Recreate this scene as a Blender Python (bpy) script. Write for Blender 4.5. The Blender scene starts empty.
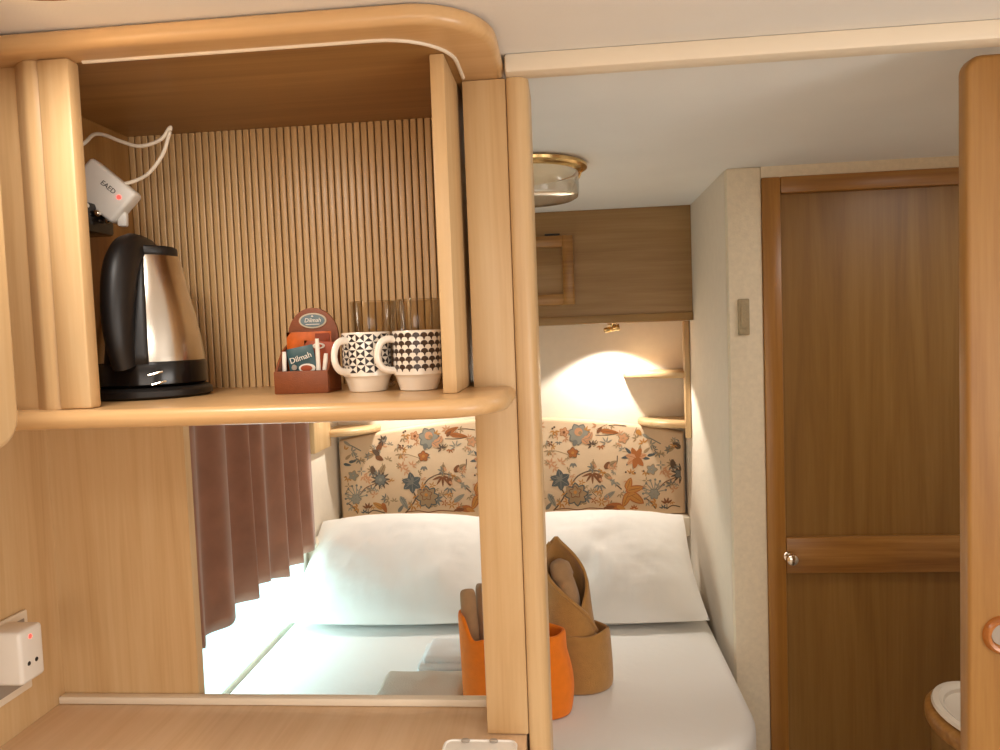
import bpy, bmesh, math, random
from mathutils import Vector, Matrix, noise
random.seed(7)
SC = bpy.context.scene
COL = SC.collection
PI = math.pi

# ------------------------------------------------------------------ materials
def lin(c):
    return tuple(((v/255)/12.92 if v/255 <= .04045 else ((v/255+.055)/1.055)**2.4) for v in c) + (1.0,)

def base(name):
    m = bpy.data.materials.new(name); m.use_nodes = True
    nt = m.node_tree; b = nt.nodes['Principled BSDF']
    return m, nt, b

def plain(name, rgb, rough=.6, metal=0, bump=0, bscale=200, var=0, vscale=30, coat=0, spec=.5, sheen=0):
    m, nt, b = base(name)
    c = lin(rgb)
    b.inputs['Base Color'].default_value = c
    b.inputs['Roughness'].default_value = rough
    b.inputs['Metallic'].default_value = metal
    b.inputs['Specular IOR Level'].default_value = spec
    b.inputs['Coat Weight'].default_value = coat
    b.inputs['Sheen Weight'].default_value = sheen
    tc = nt.nodes.new('ShaderNodeTexCoord')
    if var:
        n = nt.nodes.new('ShaderNodeTexNoise'); n.inputs['Scale'].default_value = vscale
        n.inputs['Detail'].default_value = 4
        nt.links.new(tc.outputs['Object'], n.inputs['Vector'])
        r = nt.nodes.new('ShaderNodeValToRGB')
        r.color_ramp.elements[0].position = .3; r.color_ramp.elements[1].position = .7
        r.color_ramp.elements[0].color = tuple(v*(1-var) for v in c[:3])+(1,)
        r.color_ramp.elements[1].color = tuple(min(1, v*(1+var)) for v in c[:3])+(1,)
        nt.links.new(n.outputs['Fac'], r.inputs['Fac']); nt.links.new(r.outputs['Color'], b.inputs['Base Color'])
    if bump:
        n = nt.nodes.new('ShaderNodeTexNoise'); n.inputs['Scale'].default_value = bscale
        n.inputs['Detail'].default_value = 3
        nt.links.new(tc.outputs['Object'], n.inputs['Vector'])
        bp = nt.nodes.new('ShaderNodeBump'); bp.inputs['Strength'].default_value = bump
        bp.inputs['Distance'].default_value = .002
        nt.links.new(n.outputs['Fac'], bp.inputs['Height']); nt.links.new(bp.outputs['Normal'], b.inputs['Normal'])
    return m

def wood(name, dark, mid, light, axis='z', rough=.42, scale=1.0, coat=.12):
    m, nt, b = base(name)
    tc = nt.nodes.new('ShaderNodeTexCoord')
    mp = nt.nodes.new('ShaderNodeMapping')
    s = {'z': (22, 22, 1.3), 'x': (1.3, 22, 22), 'y': (22, 1.3, 22)}[axis]
    mp.inputs['Scale'].default_value = tuple(v*scale for v in s)
    nt.links.new(tc.outputs['Object'], mp.inputs['Vector'])
    n = nt.nodes.new('ShaderNodeTexNoise'); n.inputs['Scale'].default_value = 1
    n.inputs['Detail'].default_value = 5; n.inputs['Roughness'].default_value = .55; n.inputs['Distortion'].default_value = .9
    nt.links.new(mp.outputs['Vector'], n.inputs['Vector'])
    mp2 = nt.nodes.new('ShaderNodeMapping')
    mp2.inputs['Scale'].default_value = tuple(v*scale*9 if v > 5 else v*scale*5 for v in s)
    nt.links.new(tc.outputs['Object'], mp2.inputs['Vector'])
    n2 = nt.nodes.new('ShaderNodeTexNoise'); n2.inputs['Scale'].default_value = 1; n2.inputs['Detail'].default_value = 3
    nt.links.new(mp2.outputs['Vector'], n2.inputs['Vector'])
    mx = nt.nodes.new('ShaderNodeMath'); mx.operation = 'MULTIPLY_ADD'
    mx.inputs[1].default_value = .25
    nt.links.new(n2.outputs['Fac'], mx.inputs[0])
    mu = nt.nodes.new('ShaderNodeMath'); mu.operation = 'MULTIPLY'; mu.inputs[1].default_value = .75
    nt.links.new(n.outputs['Fac'], mu.inputs[0]); nt.links.new(mu.outputs[0], mx.inputs[2])
    r = nt.nodes.new('ShaderNodeValToRGB')
    e = r.color_ramp.elements
    e[0].position = .33; e[0].color = lin(dark); e[1].position = .68; e[1].color = lin(light)
    k = e.new(.5); k.color = lin(mid)
    nt.links.new(mx.outputs[0], r.inputs['Fac']); nt.links.new(r.outputs['Color'], b.inputs['Base Color'])
    b.inputs['Roughness'].default_value = rough
    b.inputs['Coat Weight'].default_value = coat; b.inputs['Coat Roughness'].default_value = .25
    bp = nt.nodes.new('ShaderNodeBump'); bp.inputs['Strength'].default_value = .06; bp.inputs['Distance'].default_value = .001
    nt.links.new(n2.outputs['Fac'], bp.inputs['Height']); nt.links.new(bp.outputs['Normal'], b.inputs['Normal'])
    return m

def emit(name, rgb, strength):
    m, nt, b = base(name)
    b.inputs['Base Color'].default_value = lin(rgb)
    b.inputs['Emission Color'].default_value = lin(rgb)
    b.inputs['Emission Strength'].default_value = strength
    return m

def clear(name, tint=(255, 250, 240), fac=.12, rough=.03):
    m, nt, b = base(name)
    out = nt.nodes['Material Output']
    tr = nt.nodes.new('ShaderNodeBsdfTransparent'); tr.inputs['Color'].default_value = lin(tint)
    gl = nt.nodes.new('ShaderNodeBsdfGlossy'); gl.inputs['Roughness'].default_value = rough
    lw = nt.nodes.new('ShaderNodeLayerWeight'); lw.inputs['Blend'].default_value = fac
    mx = nt.nodes.new('ShaderNodeMixShader')
    nt.links.new(lw.outputs['Facing'], mx.inputs['Fac'])
    nt.links.new(tr.outputs[0], mx.inputs[1]); nt.links.new(gl.outputs[0], mx.inputs[2])
    nt.links.new(mx.outputs[0], out.inputs['Surface'])
    return m

M = {}
M['oak_v'] = wood('oak vertical', (194, 155, 106), (206, 170, 122), (214, 182, 136), 'z')
M['oak_h'] = wood('oak horizontal', (194, 155, 106), (206, 170, 122), (214, 182, 136), 'x')
M['oak_door'] = wood('dimmed amber oak', (140, 94, 42), (158, 112, 54), (170, 126, 66), 'z')  # redder door wood, darkened further to hold the lower light on it
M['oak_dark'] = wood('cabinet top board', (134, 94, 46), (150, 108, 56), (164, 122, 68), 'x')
M['saloon_wall'] = plain('white wall board', (236, 232, 226), .7)
M['oak_shaded'] = wood('shaded oak side board', (140, 98, 48), (156, 112, 58), (168, 126, 72), 'z')  # oak with the shade of the cabinet's left inner side in its colour
M['oak_y'] = wood('oak depthwise', (192, 153, 104), (204, 168, 120), (212, 180, 134), 'y')
M['oak_top'] = wood('oak worktop', (204, 168, 128), (214, 180, 142), (220, 188, 152), 'y', rough=.32)
M['oak_edge'] = wood('oak lipping', (200, 155, 102), (210, 168, 116), (218, 178, 128), 'x', rough=.3, coat=.3)
M['slat'] = wood('tambour wood', (198, 158, 106), (210, 172, 120), (218, 182, 132), 'z', rough=.35, coat=.25)
M['panel'] = wood('washroom door panel', (128, 90, 36), (140, 101, 44), (150, 111, 54), 'z', rough=.45)
M['frame_red_v'] = wood('washroom door frame vertical', (146, 98, 38), (164, 112, 46), (178, 126, 56), 'z', rough=.35)
M['frame_red_h'] = wood('washroom door frame horizontal', (134, 88, 36), (164, 114, 52), (190, 142, 78), 'x', rough=.35, scale=.7)
M['locker'] = wood('bed locker wood', (142, 104, 56), (156, 118, 66), (168, 130, 78), 'x', rough=.45)
M['dark_gap'] = plain('dark recess', (62, 38, 18), .8)
M['ceiling'] = plain('ceiling vinyl', (240, 237, 232), .65, bump=.15, bscale=350, var=.02, vscale=6)
M['wallpaper'] = plain('wallpaper', (240, 226, 200), .8, bump=.35, bscale=260, var=.045, vscale=90)
M['white_wall'] = plain('pale wall vinyl', (234, 221, 202), .7, bump=.2, bscale=260, var=.02, vscale=40)
M['cream'] = plain('cream plastic', (236, 222, 200), .45)
M['white_pl'] = plain('white plastic', (236, 230, 220), .35)
M['floor'] = plain('vinyl floor', (206, 194, 178), .5, var=.15, vscale=20)
M['linen'] = plain('white linen', (236, 232, 226), .85, bump=.3, bscale=45, sheen=.2)
M['linen_fine'] = plain('white pillow linen', (238, 233, 226), .85, bump=.25, bscale=30, sheen=.2)
M['towel_white'] = plain('white terry', (232, 232, 230), .95, bump=.8, bscale=420, sheen=.4)
M['blanket'] = plain('beige blanket', (206, 192, 172), .95, bump=.6, bscale=300, sheen=.3)
M['towel_brown'] = plain('brown terry', (176, 128, 66), .95, bump=.8, bscale=420, var=.06, vscale=60, sheen=.3)
M['towel_taupe'] = plain('taupe terry', (170, 132, 92), .95, bump=.8, bscale=420, var=.06, vscale=60, sheen=.3)
M['towel_orange'] = plain('orange terry', (236, 124, 14), .95, bump=.8, bscale=420, var=.05, vscale=60, sheen=.1)
M['curtain'] = plain('mauve velvet', (160, 110, 86), .9, var=.14, vscale=14, sheen=.35)
M['black'] = plain('black plastic', (24, 20, 18), .45)
M['black_gloss'] = plain('gloss black plastic', (22, 18, 16), .18)
M['steel'] = plain('brushed steel', (224, 218, 208), .2, metal=1, bump=.02, bscale=500)
M['chrome'] = plain('chrome', (232, 226, 214), .1, metal=1)
M['brass'] = plain('brass', (222, 190, 132), .18, metal=1)
M['leather'] = plain('brown leather', (128, 66, 30), .5, bump=.35, bscale=500, var=.08, vscale=80)
M['china'] = plain('white glazed china', (238, 228, 212), .2, coat=.5)
M['ink'] = plain('black print', (38, 30, 30), .3)
M['inkbrown'] = plain('brown black print', (66, 48, 36), .3)
M['badge'] = plain('slate blue badge', (104, 122, 128), .35)
M['badge_rim'] = plain('pale badge rim', (196, 182, 158), .35)
M['teal'] = plain('dark teal paper', (50, 82, 86), .4)
M['paper'] = plain('white paper', (236, 226, 212), .6)
M['amber'] = plain('orange foil', (190, 86, 22), .25, coat=.5, var=.25, vscale=60)
M['redfoil'] = plain('dark red foil', (128, 44, 14), .25, coat=.5)
M['teared'] = plain('tea red', (164, 70, 32), .4)
M['led'] = emit('red indicator', (255, 60, 50), 2.5)
M['grey_pl'] = plain('grey plastic', (160, 148, 134), .5)
M['switch'] = plain('grey beige switch', (176, 158, 124), .5, bump=.6, bscale=500, var=.1, vscale=200)
M['glass'] = clear('tumbler glass', (246, 241, 230), .42)
M['bowl'] = clear('lamp glass', (248, 244, 236), .3, .08)
M['opal'] = plain('opal diffuser', (238, 228, 208), .4)
M['lamp_on'] = emit('lit diffuser', (255, 240, 214), 5)
M['bulb'] = emit('lit bulb', (255, 228, 180), 30)
M['daylit'] = emit('daylight pane', (206, 246, 250), .9)
M['fill_glow'] = emit('fill pane glow', (255, 240, 222), .9)  # glow shared by the added front and side fill windows
M['ring'] = wood('turned wood', (150, 88, 34), (172, 104, 44), (188, 122, 58), 'x', rough=.25, coat=.4)
M['hb'] = plain('beige cotton', (222, 190, 154), .9, bump=.3, bscale=600, var=.02, vscale=30)
for k, c in dict(hb_blue=(124, 120, 110), hb_dblue=(92, 94, 92), hb_lblue=(152, 144, 128), hb_rust=(178, 106, 54), hb_brown=(134, 84, 50),
                 hb_ochre=(196, 134, 66), hb_peach=(208, 150, 108), hb_dark=(104, 82, 64), hb_tan=(166, 136, 100)).items():
    M[k] = plain(k.replace('hb_', 'print '), c, .9, bump=.3, bscale=600)

# ------------------------------------------------------------------ mesh helpers
class MB:
    def __init__(s): s.bm = bmesh.new(); s.mi = 0
    def add(s, verts, faces):
        vs = [s.bm.verts.new(v) for v in verts]
        for f in faces:
            try:
                fc = s.bm.faces.new([vs[i] for i in f]); fc.material_index = s.mi; fc.smooth = True
            except ValueError: pass
        return vs
    def merge(s, t):
        t.verts.index_update()
        s.add([v.co.copy() for v in t.verts], [[v.index for v in f.verts] for f in t.faces]); t.free()
    def box(s, a, b, r=0, seg=2):
        t = bmesh.new(); bmesh.ops.create_cube(t, size=1)
        for v in t.verts:
            v.co = Vector((a[i]+(v.co[i]+.5)*(b[i]-a[i]) for i in range(3)))
        if r: bmesh.ops.bevel(t, geom=list(t.edges), offset=r, segments=seg, profile=.5, affect='EDGES')
        s.merge(t)
    def obox(s, size, mat, r=0, seg=2):
        t = bmesh.new(); bmesh.ops.create_cube(t, size=1)
        for v in t.verts: v.co = Vector(v.co[i]*size[i] for i in range(3))
        if r: bmesh.ops.bevel(t, geom=list(t.edges), offset=r, segments=seg, profile=.5, affect='EDGES')
        for v in t.verts: v.co = mat @ v.co
        s.merge(t)
    def prism(s, pts, axis, a, b, r=0, seg=3, sel=None):
        # polygon in the two remaining axes (in xyz order), extruded along axis from a to b; rims bevelled by r
        def P(p, h):
            q = list(p); q.insert({'x': 0, 'y': 1, 'z': 2}[axis], h); return q
        t = bmesh.new(); n = len(pts)
        lo = [t.verts.new(P(p, a)) for p in pts]; hi = [t.verts.new(P(p, b)) for p in pts]
        t.faces.new(lo); t.faces.new(hi[::-1])
        for i in range(n): t.faces.new([lo[i], hi[i], hi[(i+1) % n], lo[(i+1) % n]])
        bmesh.ops.recalc_face_normals(t, faces=t.faces)
        if r:
            ed = []
            for L in (lo, hi):
                for i in range(n):
                    if sel is None or sel(pts[i], pts[(i+1) % n]):
                        e = t.edges.get((L[i], L[(i+1) % n]))
                        if e: ed.append(e)
            bmesh.ops.bevel(t, geom=ed, offset=r, segments=seg, profile=.5, affect='EDGES')
        s.merge(t)
    def lathe(s, prof, c, n=40, sx=1, sy=1, cap0=True, cap1=True):
        vs = []; fs = []
        for r, z in prof:
            for k in range(n):
                a = 2*PI*k/n; vs.append((c[0]+r*sx*math.cos(a), c[1]+r*sy*math.sin(a), c[2]+z))
        for i in range(len(prof)-1):
            for k in range(n):
                k2 = (k+1) % n; fs.append((i*n+k, i*n+k2, (i+1)*n+k2, (i+1)*n+k))
        if cap0: fs.append(tuple(range(n))[::-1])
        if cap1: fs.append(tuple((len(prof)-1)*n+k for k in range(n)))
        s.add(vs, fs)
    def tube(s, path, rad, n=10, flat=1.0, closed=False, up=Vector((0, 0, 1))):
        P = [Vector(p) for p in path]; N = len(P); vs = []; fs = []
        for i, p in enumerate(P):
            if closed: t = P[(i+1) % N]-P[i-1]
            else: t = P[min(i+1, N-1)]-P[max(i-1, 0)]
            t.normalize()
            u = up if abs(t.dot(up)) < .95 else Vector((1, 0, 0))
            a = t.cross(u).normalized(); b = a.cross(t)
            r = rad[i] if isinstance(rad, (list, tuple)) else rad
            for k in range(n):
                th = 2*PI*k/n; vs.append(p+a*(r*math.cos(th))+b*(r*flat*math.sin(th)))
        m = N if closed else N-1
        for i in range(m):
            j = (i+1) % N
            for k in range(n):
                k2 = (k+1) % n; fs.append((i*n+k, i*n+k2, j*n+k2, j*n+k))
        if not closed: fs += [tuple(range(n))[::-1], tuple((N-1)*n+k for k in range(n))]
        s.add(vs, fs)
    def grid(s, rows, close_u=False):
        n = len(rows[0]); vs = [v for r in rows for v in r]; fs = []
        for i in range(len(rows)-1):
            for k in range(n if close_u else n-1):
                k2 = (k+1) % n; fs.append((i*n+k, i*n+k2, (i+1)*n+k2, (i+1)*n+k))
        s.add(vs, fs)

WL = {}
def finish(o, origin):
    pass
def obj(name, mb, mats, parent=None, origin=(0, 0, 0), recalc=True, angle=40):
    bm = mb.bm if isinstance(mb, MB) else mb
    off = Vector(WL[parent.name]) if parent else Vector(origin)
    for v in bm.verts: v.co -= off
    if recalc: bmesh.ops.recalc_face_normals(bm, faces=bm.faces)
    me = bpy.data.meshes.new(name); bm.to_mesh(me); bm.free()
    for m in (mats if isinstance(mats, (list, tuple)) else [mats]): me.materials.append(M[m])
    me.set_sharp_from_angle(angle=math.radians(angle))
    o = bpy.data.objects.new(name, me); COL.objects.link(o)
    if parent: o.parent = parent
    else: o.location = origin
    WL[o.name] = tuple(off)
    return o
def tag(o, label, cat, group=None):
    o['label'] = label; o['category'] = cat
    if group: o['group'] = group
    return o
def thing(name, label, cat, loc, group=None):
    o = bpy.data.objects.new(name, None); COL.objects.link(o); o.location = loc; o.empty_display_size = .05
    WL[o.name] = tuple(loc); return tag(o, label, cat, group)
def struct(name, mb, mats, parent=None):
    o = obj(name, mb, mats, parent)
    if not parent: o['kind'] = 'structure'
    return o
def b1(a, b, r=0, seg=2):
    m = MB(); m.box(a, b, r, seg); return m
def dup(root, loc, label=None):
    r = root.copy(); COL.objects.link(r); r.location = loc
    if label: r['label'] = label
    for ch in list(root.children):
        c = ch.copy(); COL.objects.link(c); c.parent = r
        for g in ch.children:
            d = g.copy(); COL.objects.link(d); d.parent = c
    return r
def text(name, s, mat, parent, M4, size=.01, extrude=.0002, shear=0):
    cu = bpy.data.curves.new(name, 'FONT'); cu.body = s; cu.size = size; cu.extrude = extrude
    cu.align_x = 'CENTER'; cu.align_y = 'CENTER'; cu.shear = shear; cu.resolution_u = 3
    t = bpy.data.objects.new(name, cu); COL.objects.link(t)
    bpy.context.view_layer.update()
    me = bpy.data.meshes.new_from_object(t.evaluated_get(bpy.context.evaluated_depsgraph_get()))
    bpy.data.objects.remove(t); bpy.data.curves.remove(cu)
    off = Matrix.Translation(-Vector(WL[parent.name]))
    me.transform(off @ M4); me.materials.clear(); me.materials.append(M[mat])
    o = bpy.data.objects.new(name, me); COL.objects.link(o); o.parent = parent
    WL[o.name] = WL[parent.name]
    return o
def catmull(pts, n=8):
    P = [Vector(p) for p in pts]; P = [2*P[0]-P[1]]+P+[2*P[-1]-P[-2]]; out = []
    for i in range(1, len(P)-2):
        for k in range(n):
            t = k/n; a, b, c, d = P[i-1:i+3]
            out.append(.5*((2*b)+(c-a)*t+(2*a-5*b+4*c-d)*t*t+(3*b-a-3*c+d)*t**3))
    out.append(P[-2]); return out
def arc(cx, cy, r, a0, a1, n=8):
    return [(cx+r*math.cos(math.radians(a0+(a1-a0)*i/n)), cy+r*math.sin(math.radians(a0+(a1-a0)*i/n))) for i in range(n+1)]
def mod(o, kind, **kw):
    m = o.modifiers.new(kind.title(), kind)
    for k, v in kw.items(): setattr(m, k, v)
    return m

# ------------------------------------------------------------------ setting
CZ = 1.874
XL, XR, YB, XS, YW = -.872, .417, 2.75, 1.35, 1.96
struct('floor', b1((-.92, -1.85, -.05), (1.4, 2.8, 0)), 'floor')
struct('ceiling', b1((-.92, -1.85, CZ), (1.4, 2.8, CZ+.05)), 'ceiling')
struct('wall_rear', b1((-.92, YB, 0), (.46, YB+.04, CZ)), 'white_wall')
m = MB()
WY0, WY1, WZ0, WZ1 = 1.42, 2.34, .616, 1.40
m.box((-.92, 1.222, 0), (XL, WY0, CZ)); m.box((-.92, WY1, 0), (XL, YB, CZ))
m.box((-.92, WY0, 0), (XL, WY1, WZ0)); m.box((-.92, WY0, WZ1), (XL, WY1, CZ))
struct('wall_left', m, 'white_wall')
struct('wall_galley', b1((-.93, -1.85, 0), (-.893, 1.222, CZ)), 'oak_v')
struct('wall_right', b1((XR, YW+.03, 0), (XR+.03, YB, CZ)), 'white_wall')
m = MB()
DX0, DX1, DZ1 = .502, 1.08, 1.846
m.box((XR, YW, 0), (DX0, YW+.03, CZ), .004); m.box((DX1, YW, 0), (XS, YW+.03, CZ)); m.box((DX0, YW, DZ1), (DX1, YW+.03, CZ))
struct('wall_washroom', m, 'wallpaper')
m = MB()
m.box((XS, -1.85, 0), (XS+.04, YW+.03, .8)); m.box((XS, -1.85, 1.6), (XS+.04, YW+.03, CZ)); m.box((XS, -1.85, .8), (XS+.04, -.75, 1.6)); m.box((XS, .45, .8), (XS+.04, YW+.03, 1.6))
struct('wall_side', m, 'saloon_wall')
m = MB()
m.box((-.92, -1.89, 0), (XS, -1.85, .75)); m.box((-.92, -1.89, 1.6), (XS, -1.85, CZ))
m.box((-.92, -1.89, .75), (-.8, -1.85, 1.6)); m.box((1.2, -1.89, .75), (XS, -1.85, 1.6))
struct('wall_front', m, 'saloon_wall')
# wooden galley partition: tall panel beside the opening, low part under it
m = MB(); m.box((-.893, 1.2, 0), (-.648, 1.22, 1.376)); m.box((-.648, 1.2, 0), (-.139, 1.22, .855))
struct('wall_partition', m, 'oak_v')
struct('trim_1', b1((-.0745, 1.076, 1.8475), (XS, 1.112, CZ), .004), 'cream')
struct('trim_2', b1((-.892, 1.182, .8695), (-.1395, 1.199, .882), .002), 'cream')
# pale ledge under the headboard, returned along the left wall
m = MB(); m.box((XL, 2.66, .735), (XR, YB, .805), .006); m.box((XL, 2.36, .735), (XL+.035, 2.66, .812), .006)
struct('trim_3', m, 'cream')
# left window behind the curtain; its low pane glows in place of bright wall
w = struct('window_1', b1((-.890, WY0, WZ0), (-.877, WY1, WZ1)), 'daylit')
m = MB()
for a, b in (((-.8765, WY0, WZ1-.03), (-.868, WY1, WZ1)), ((-.8765, WY0, WZ0), (-.868, WY0+.03, WZ1)), ((-.8765, WY1-.03, WZ0), (-.868, WY1, WZ1))):
    m.box(a, b, .004)
obj('window_frame', m, 'white_pl', w)
w = struct('added_window_2', b1((-.8, -1.885, .75), (1.2, -1.875, 1.6)), 'fill_glow')  # unseen window added to carry the fill light behind the camera
m = MB()
for a, b in (((-.8, -1.875, .75), (1.2, -1.84, .79)), ((-.8, -1.875, 1.56), (1.2, -1.84, 1.6)), ((-.8, -1.875, .75), (-.76, -1.84, 1.6)), ((1.16, -1.875, .75), (1.2, -1.84, 1.6)), ((.18, -1.875, .79), (.22, -1.84, 1.56))):
    m.box(a, b, .004)
obj('window_frame', m, 'white_pl', w)

w = struct('added_window_3', b1((XS+.028, -.75, .8), (XS+.038, .45, 1.6)), 'fill_glow')  # unseen side window added to brighten the ceiling and left side
m = MB()
for a, b in (((XS-.005, -.75, .8), (XS+.028, .45, .84)), ((XS-.005, -.75, 1.56), (XS+.028, .45, 1.6)), ((XS-.005, -.75, .8), (XS+.028, -.71, 1.6)), ((XS-.005, .41, .8), (XS+.028, .45, 1.6))):
    m.box(a, b, .004)
obj('window_frame', m, 'white_pl', w)

# washroom door
d = struct('door_1', b1((DX0+.01, YW+.012, .04), (DX1-.01, YW+.028, DZ1-.01)), 'panel')
def stile(a, b, mt, name): obj(name, b1(a, b, .004), mt, d)
stile((DX0, YW-.006, .04), (DX0+.046, YW+.014, DZ1), 'frame_red_v', 'stile')
stile((DX1-.046, YW-.006, .04), (DX1, YW+.014, DZ1), 'frame_red_v', 'stile')
stile((DX0+.046, YW-.006, DZ1-.042), (DX1-.046, YW+.014, DZ1), 'frame_red_h', 'rail')
stile((DX0+.046, YW-.006, .832), (DX1-.046, YW+.014, .926), 'frame_red_h', 'rail')
stile((DX0+.046, YW-.006, .04), (DX1-.046, YW+.014, .14), 'frame_red_h', 'rail')
m = MB(); c = Vector((.553, YW-.006, .879))
t = MB(); t.lathe([(.013, 0), (.013, .004), (.006, .006), (.006, .018), (.012, .022), (.0155, .03), (.0135, .038), (.006, .042)], (0, 0, 0), 20)
for v in t.bm.verts: v.co = Vector((v.co.x, -v.co.z, v.co.y))+c
obj('door_knob', t, 'chrome', d)

# sliding door at the right edge of the passage
pts = [(.5685, 0), (1.24, 0), (1.24, 1.843)]+arc(.5905, 1.821, .022, 90, 180, 6)
m = MB(); m.prism(pts, 'y', 1.118, 1.146, .007, 3)
d2 = struct('door_2', m, 'oak_door')
t = MB(); t.lathe([(.012, -.002), (.0155, -.004), (.0165, -.001), (.0195, .006), (.024, .007), (.0275, .004), (.0285, -.002)], (0, 0, 0), 28, cap0=False, cap1=False)
for v in t.bm.verts: v.co = Vector((v.co.x+.616, 1.1165-v.co.z, v.co.y+1.017))
f = obj('finger_pull', t, 'ring', d2)
t = MB(); t.lathe([(.0001, 0), (.016, 0), (.016, .001), (.0001, .0015)], (0, 0, 0), 20, cap0=False, cap1=False)
for v in t.bm.verts: v.co = Vector((v.co.x+.616, 1.1178-v.co.z, v.co.y+1.017))
obj('finger_pull_cup', t, 'grey_pl', f)

# ------------------------------------------------------------------ partition post
p = thing('partition_post', 'pale oak post with rounded edge strip standing between worktop and passage', 'post', (-.09, 1.15, 0))
obj('face_board', b1((-.139, 1.10, .8705), (-.0757, 1.2, 1.8476), .0015), 'oak_v', p)
pts = [(-.0755, 1.2), (-.0755, 1.104)]+[(-.0745, 1.0985), (-.0715, 1.0962)]+arc(-.062, 1.1145, .019, -105, 0, 8)+[(-.043, 1.2)]
m = MB(); m.prism(pts, 'z', 0, 1.847)
obj('edge_moulding', m, 'oak_v', p)

# ------------------------------------------------------------------ overhead galley cabinet
cab = thing('galley_cabinet', 'open oak wall cabinet with ribbed back holding the kettle and mugs', 'cabinet', (-.5, 1.1, 1.378))
def slab_outline(y0, xr, rr):
    return [(-.892, 1.30), (-.892, y0), (xr-rr, y0)]+arc(xr-rr, y0+rr, rr, -90, 0, 10)[1:]+[(xr, 1.0985), (-.1415, 1.0985), (-.1415, 1.30)]
front = lambda p, q: max(p[1], q[1]) < 1.0986 and abs(p[0]+.892)+abs(q[0]+.892) > .01
m = MB(); m.prism(slab_outline(.886, -.0765, .10), 'z', 1.378, 1.402, .0115, 5, front)
obj('shelf', m, 'oak_edge', cab)
co_ = slab_outline(.886, -.0775, .105); co_ = [(-.892, 1.30), (-.892, .886)]+co_[2:-3]+[(-.0775, 1.199), (-.1415, 1.199), (-.1415, 1.30)]
m = MB(); m.prism(co_, 'z', 1.848, 1.873, .010, 5, lambda p, q: max(p[1], q[1]) < 1.1995 and abs(p[0]+.892)+abs(q[0]+.892) > .01 and p[0]+q[0] < -.1)
obj('cornice', m, 'oak_edge', cab)
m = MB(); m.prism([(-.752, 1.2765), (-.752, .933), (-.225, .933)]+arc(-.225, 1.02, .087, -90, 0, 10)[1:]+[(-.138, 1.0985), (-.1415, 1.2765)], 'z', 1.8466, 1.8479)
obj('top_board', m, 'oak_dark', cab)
gp = [(-.606, .930, 1.8475), (-.25, .930, 1.8475)]+[(x, y, 1.8475) for x, y in arc(-.225, 1.02, .09, -90, 0, 10)]+[(-.135, 1.085, 1.8475)]
m = MB(); m.tube(gp, .0028, 8)
obj('groove_strip', m, 'cream', cab)
m = MB(); m.box((-.658, .912, 1.4022), (-.6145, .9355, 1.8478), .004)
obj('stile', m, 'oak_v', cab)
m = MB(); m.prism([(-.655, .945), (-.655, .926)]+[(-.6575, .918), (-.664, .914)]+arc(-.672, .93, .0165, -75, -120, 4)+[(-.69, .922), (-.70, .93), (-.70, .945)], 'z', 1.4022, 1.8478)
obj('moulding', m, 'oak_v', cab)
obj('filler_panel', b1((-.892, .932, 1.4022), (-.70, .945, 1.8478)), 'oak_v', cab)
obj('side_panel', b1((-.77, .946, 1.4022), (-.752, 1.275, 1.8464)), 'oak_shaded', cab)
m = MB(); m.box((-.166, .985, 1.4022), (-.147, 1.275, 1.8464), .0015)
obj('side_panel', m, 'oak_v', cab)
m = MB(); x = -.751
m.mi = 1; m.box((-.752, 1.277, 1.4022), (-.1425, 1.285, 1.8464)); m.mi = 0
w_, g_ = .0099, .0023
while x+w_ < -.167:
    pr = [(x, 1.277)]+[(x+w_/2-w_/2*math.cos(PI*k/6), 1.2655+.0010*(1-math.sin(PI*k/6)**.5)) for k in range(7)]+[(x+w_, 1.277)]
    m.prism(pr, 'z', 1.4022, 1.8464); x += w_+g_
obj('ribbed_back', m, ['slat', 'dark_gap'], cab)

# overhead locker at far left, only its rounded door edge shows
lk = thing('side_locker', 'oak wall locker with rounded door corner at the far left edge', 'cabinet', (-.75, .5, 1.4))
obj('body', b1((-.892, .12, 1.40), (-.650, .785, CZ-.001), .003), 'oak_y', lk)
c0, c1, z0, z1 = .15, .800, 1.372, 1.845
pts = arc(c1-.036, z0+.036, .036, -90, 0, 8)+arc(c1-.10, z1-.10, .10, 0, 90, 8)+arc(c0+.03, z1-.03, .03, 90, 180, 5)+arc(c0+.03, z0+.03, .03, 180, 270, 5)
m = MB(); m.prism(pts, 'x', -.6495, -.6245, .008, 4)
obj('door', m, 'oak_v', lk)

# ------------------------------------------------------------------ worktop and base unit
m = MB(); m.prism([(-.8925, .60), (-.079, .60), (-.079, 1.0985), (-.079, 1.199), (-.8925, 1.199)], 'z', .832, .869, .006, 3, lambda p, q: max(p[1], q[1]) < .7)
tag(obj('worktop', m, 'oak_top', None, (-.48, .9, .832)), 'wood effect kitchen worktop running along below the galley opening', 'worktop')
ku = thing('base_cabinet', 'oak kitchen base unit under the worktop', 'cabinet', (-.48, .9, 0))
obj('body', b1((-.8925, .66, .08), (-.0795, 1.198, .8315)), 'oak_v', ku)
obj('plinth', b1((-.8925, .70, 0), (-.0795, 1.198, .0795)), 'dark_gap', ku)
for x0 in (-.885, -.48):
    dd = obj('door', b1((x0, .642, .1), (x0+.39, .6595, .81), .006), 'oak_v', ku)
    m = MB(); m.tube(catmull([(x0+.34, .6425, .70), (x0+.34, .622, .71), (x0+.34, .622, .76), (x0+.34, .6425, .77)], 4), .004, 8)
    obj('handle', m, 'chrome', dd)
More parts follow.
